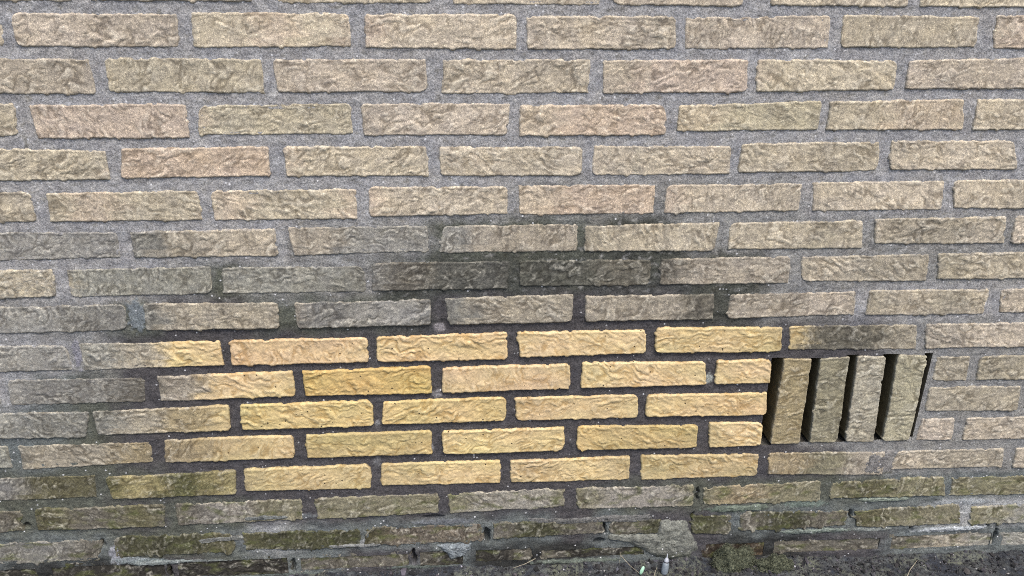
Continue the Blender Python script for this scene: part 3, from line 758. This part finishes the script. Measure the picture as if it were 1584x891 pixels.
cr['kind'] = 'stuff'
cr['label'] = 'dark crumbs of soil and grit along the foot of the wall'

# moss cushions: a mound covered with many small leaves
M_MOSS = plain_material('moss', (.013, .018, .009), (.125, .135, .088), 260, .9, .5, .001)
def moss(cx, cy, rx, ry, rz, label, n, seed):
    r = np.random.RandomState(seed)
    th = r.uniform(0, 2 * np.pi, n); ph = np.arccos(r.uniform(-.1, 1, n))
    d = np.stack([np.sin(ph) * np.cos(th), np.sin(ph) * np.sin(th), np.cos(ph)], -1)
    rad = 1 + .42 * pn(d[:, 0] * 2.2 + seed, d[:, 2] * 2.2 + d[:, 1] * 2.2, seed) + r.uniform(-.14, .06, n)
    c = d * rad[:, None] * np.array([rx, ry, rz])
    up = d + .9 * r.randn(n, 3) * .6
    up /= np.linalg.norm(up, axis=1)[:, None]
    side = np.cross(up, r.randn(n, 3)); side /= np.linalg.norm(side, axis=1)[:, None]
    ln = r.uniform(.0018, .0042, n)[:, None]; wd = ln * r.uniform(.22, .4, n)[:, None]
    V = np.stack([c - side * wd, c + up * ln * .5 + np.cross(side, up) * ln * .15, c + side * wd, c + up * ln], 1).reshape(-1, 3)
    T = (np.array([(0, 1, 3), (1, 2, 3)])[None] + 4 * np.arange(n)[:, None, None]).reshape(-1, 3)
    # body under the leaves
    u, v = np.meshgrid(np.linspace(0, 2 * np.pi, 25)[:-1], np.linspace(0.02, np.pi / 2 + .1, 10))
    B = np.stack([np.sin(v) * np.cos(u), np.sin(v) * np.sin(u), np.cos(v)], -1).reshape(-1, 3)
    B = B * (1 + .42 * pn(B[:, 0] * 2.2 + seed, B[:, 2] * 2.2 + B[:, 1] * 2.2, seed))[:, None] * np.array([rx, ry, rz]) * .9
    i = np.arange(240).reshape(10, 24)
    Q = np.stack([i[:-1], i[1:], np.roll(i[1:], -1, 1), np.roll(i[:-1], -1, 1)], -1).reshape(-1, 4) + len(V)
    me = mesh_from('moss_cushion', np.concatenate([V, B]), Q, T=T, smooth=False)
    o = link('moss_cushion', me, M_MOSS, None, (cx, cy, float(soil_height(np.array([cx]), np.array([cy]))[0]) - .002))
    return tag(o, label, 'moss', 'moss cushions at the foot of the wall')
moss(.475, -.014, .040, .020, .036, 'olive moss cushion beside the slumped mortar lump, larger of two', 5200, 3)
moss(.552, -.020, .036, .018, .022, 'low flat moss cushion right of the larger moss, under a dark brick', 3600, 4)

# grey plug with a pale tip
M_PLUG = plain_material('grey plastic', (.12, .145, .17), (.17, .195, .22), 300, .45, .15, .0005)
M_TIP = plain_material('pale plastic', (.26, .28, .32), (.34, .36, .40), 300, .5, .15, .0005)
M_DARK = plain_material('dark rubber', (.02, .022, .03), (.03, .034, .045), 300, .6, .15, .0005)
def lathe(prof, seg=20):
    prof = np.array(prof, float)
    a = np.linspace(0, 2 * np.pi, seg, endpoint=False)
    V = np.stack([prof[:, 0:1] * np.cos(a), prof[:, 0:1] * np.sin(a), np.repeat(prof[:, 1:2], seg, 1)], -1).reshape(-1, 3)
    i = np.arange(len(V)).reshape(len(prof), seg)
    return V, np.stack([i[:-1], np.roll(i[:-1], -1, 1), np.roll(i[1:], -1, 1), i[1:]], -1).reshape(-1, 4)
plug = bpy.data.objects.new('grey_plug', None); C.objects.link(plug)
plug.location = (.346, -.030, -.012); plug.rotation_euler = (math.radians(-12), math.radians(9), 0)
tag(plug, 'small grey plastic plug with a pale tip standing in the soil', 'plug')
mm = .001
Vp, Qp = lathe([(0, 0), (4.6 * mm, 0), (6.0 * mm, 4 * mm), (6.4 * mm, 11 * mm), (6.0 * mm, 19 * mm), (5.2 * mm, 23 * mm), (4.4 * mm, 23.6 * mm)])
link('body', mesh_from('body', Vp, Qp), M_PLUG, plug)
Vp, Qp = lathe([(4.5 * mm, 23.2 * mm), (5.1 * mm, 23.6 * mm), (5.1 * mm, 24.8 * mm), (4.3 * mm, 25.2 * mm)])
link('ring', mesh_from('ring', Vp, Qp), M_DARK, plug)
Vp, Qp = lathe([(4.2 * mm, 25 * mm), (4.4 * mm, 26 * mm), (4.0 * mm, 28.5 * mm), (2.8 * mm, 30.8 * mm), (1.2 * mm, 32 * mm), (.9 * mm, 35 * mm), (.6 * mm, 39 * mm), (0, 40 * mm)])
link('tip', mesh_from('tip', Vp, Qp), M_TIP, plug)

# green shoot
M_SHOOT = plain_material('pale green leaf', (.26, .46, .33), (.36, .56, .42), 200, .5, .1, .0005)
Vp, Qp = lathe([(0, 0), (2.2 * mm, 1 * mm), (3.4 * mm, 6 * mm), (3.2 * mm, 12 * mm), (2.0 * mm, 16 * mm), (0, 17 * mm)], 12)
Vp[:, 1] *= .5
sh = link('green_shoot', mesh_from('green_shoot', Vp, Qp), M_SHOOT, None, (.303, -.030, -.010))
sh.rotation_euler = (math.radians(-10), math.radians(22), 0)
tag(sh, 'pale green leaf tip poking out of the soil left of the grey plug', 'shoot')

# dry straws
M_STRAW = plain_material('dry straw', (.16, .14, .10), (.28, .25, .19), 150, .7, .2, .0005)
def straw(pts, r, label):
    P = np.array(pts, float)
    t = np.linspace(0, len(P) - 1, 14)
    c = np.stack([np.interp(t, np.arange(len(P)), P[:, k]) for k in range(3)], 1)
    c[:, 2] += .0008 * pn(t * 1.7, t * 0 + P[0, 0] * 50, 4)
    d = np.gradient(c, axis=0); d /= np.linalg.norm(d, axis=1)[:, None]
    s = np.cross(d, [0, 0, 1.0]); s /= np.linalg.norm(s, axis=1)[:, None] + 1e-9
    u = np.cross(s, d)
    a = np.linspace(0, 2 * np.pi, 6, endpoint=False)
    rad = r * np.linspace(1, .45, 14)[:, None, None]
    V = c[:, None] + rad * (np.cos(a)[None, :, None] * s[:, None] + np.sin(a)[None, :, None] * u[:, None])
    i = np.arange(84).reshape(14, 6)
    Q = np.stack([i[:-1], np.roll(i[:-1], -1, 1), np.roll(i[1:], -1, 1), i[1:]], -1).reshape(-1, 4)
    o = link('dry_straw', mesh_from('dry_straw', V.reshape(-1, 3), Q), M_STRAW)
    return tag(o, label, 'straw', 'dry straws at the foot of the wall')
straw([(.272, -.004, .012), (.285, -.018, .002), (.300, -.034, -.004)], .0007, 'thin straw slanting down to the green leaf tip')
straw([(.272, -.003, .020), (.270, -.008, .010), (.268, -.012, -.004)], .0004, 'thin upright straw leaning on the dark lowest brick')
straw([(.118, -.003, .012), (.098, -.008, .005), (.076, -.014, .002)], .0008, 'pale straw lying in the gap between two dark bricks')
straw([(.320, -.052, -.010), (.326, -.040, .0), (.331, -.034, .008)], .0008, 'short straw standing between green leaf tip and grey plug')
straw([(.762, -.080, -.012), (.785, -.055, -.004), (.806, -.040, .004)], .0010, 'pale straw slanting out of the soil right of the moss')
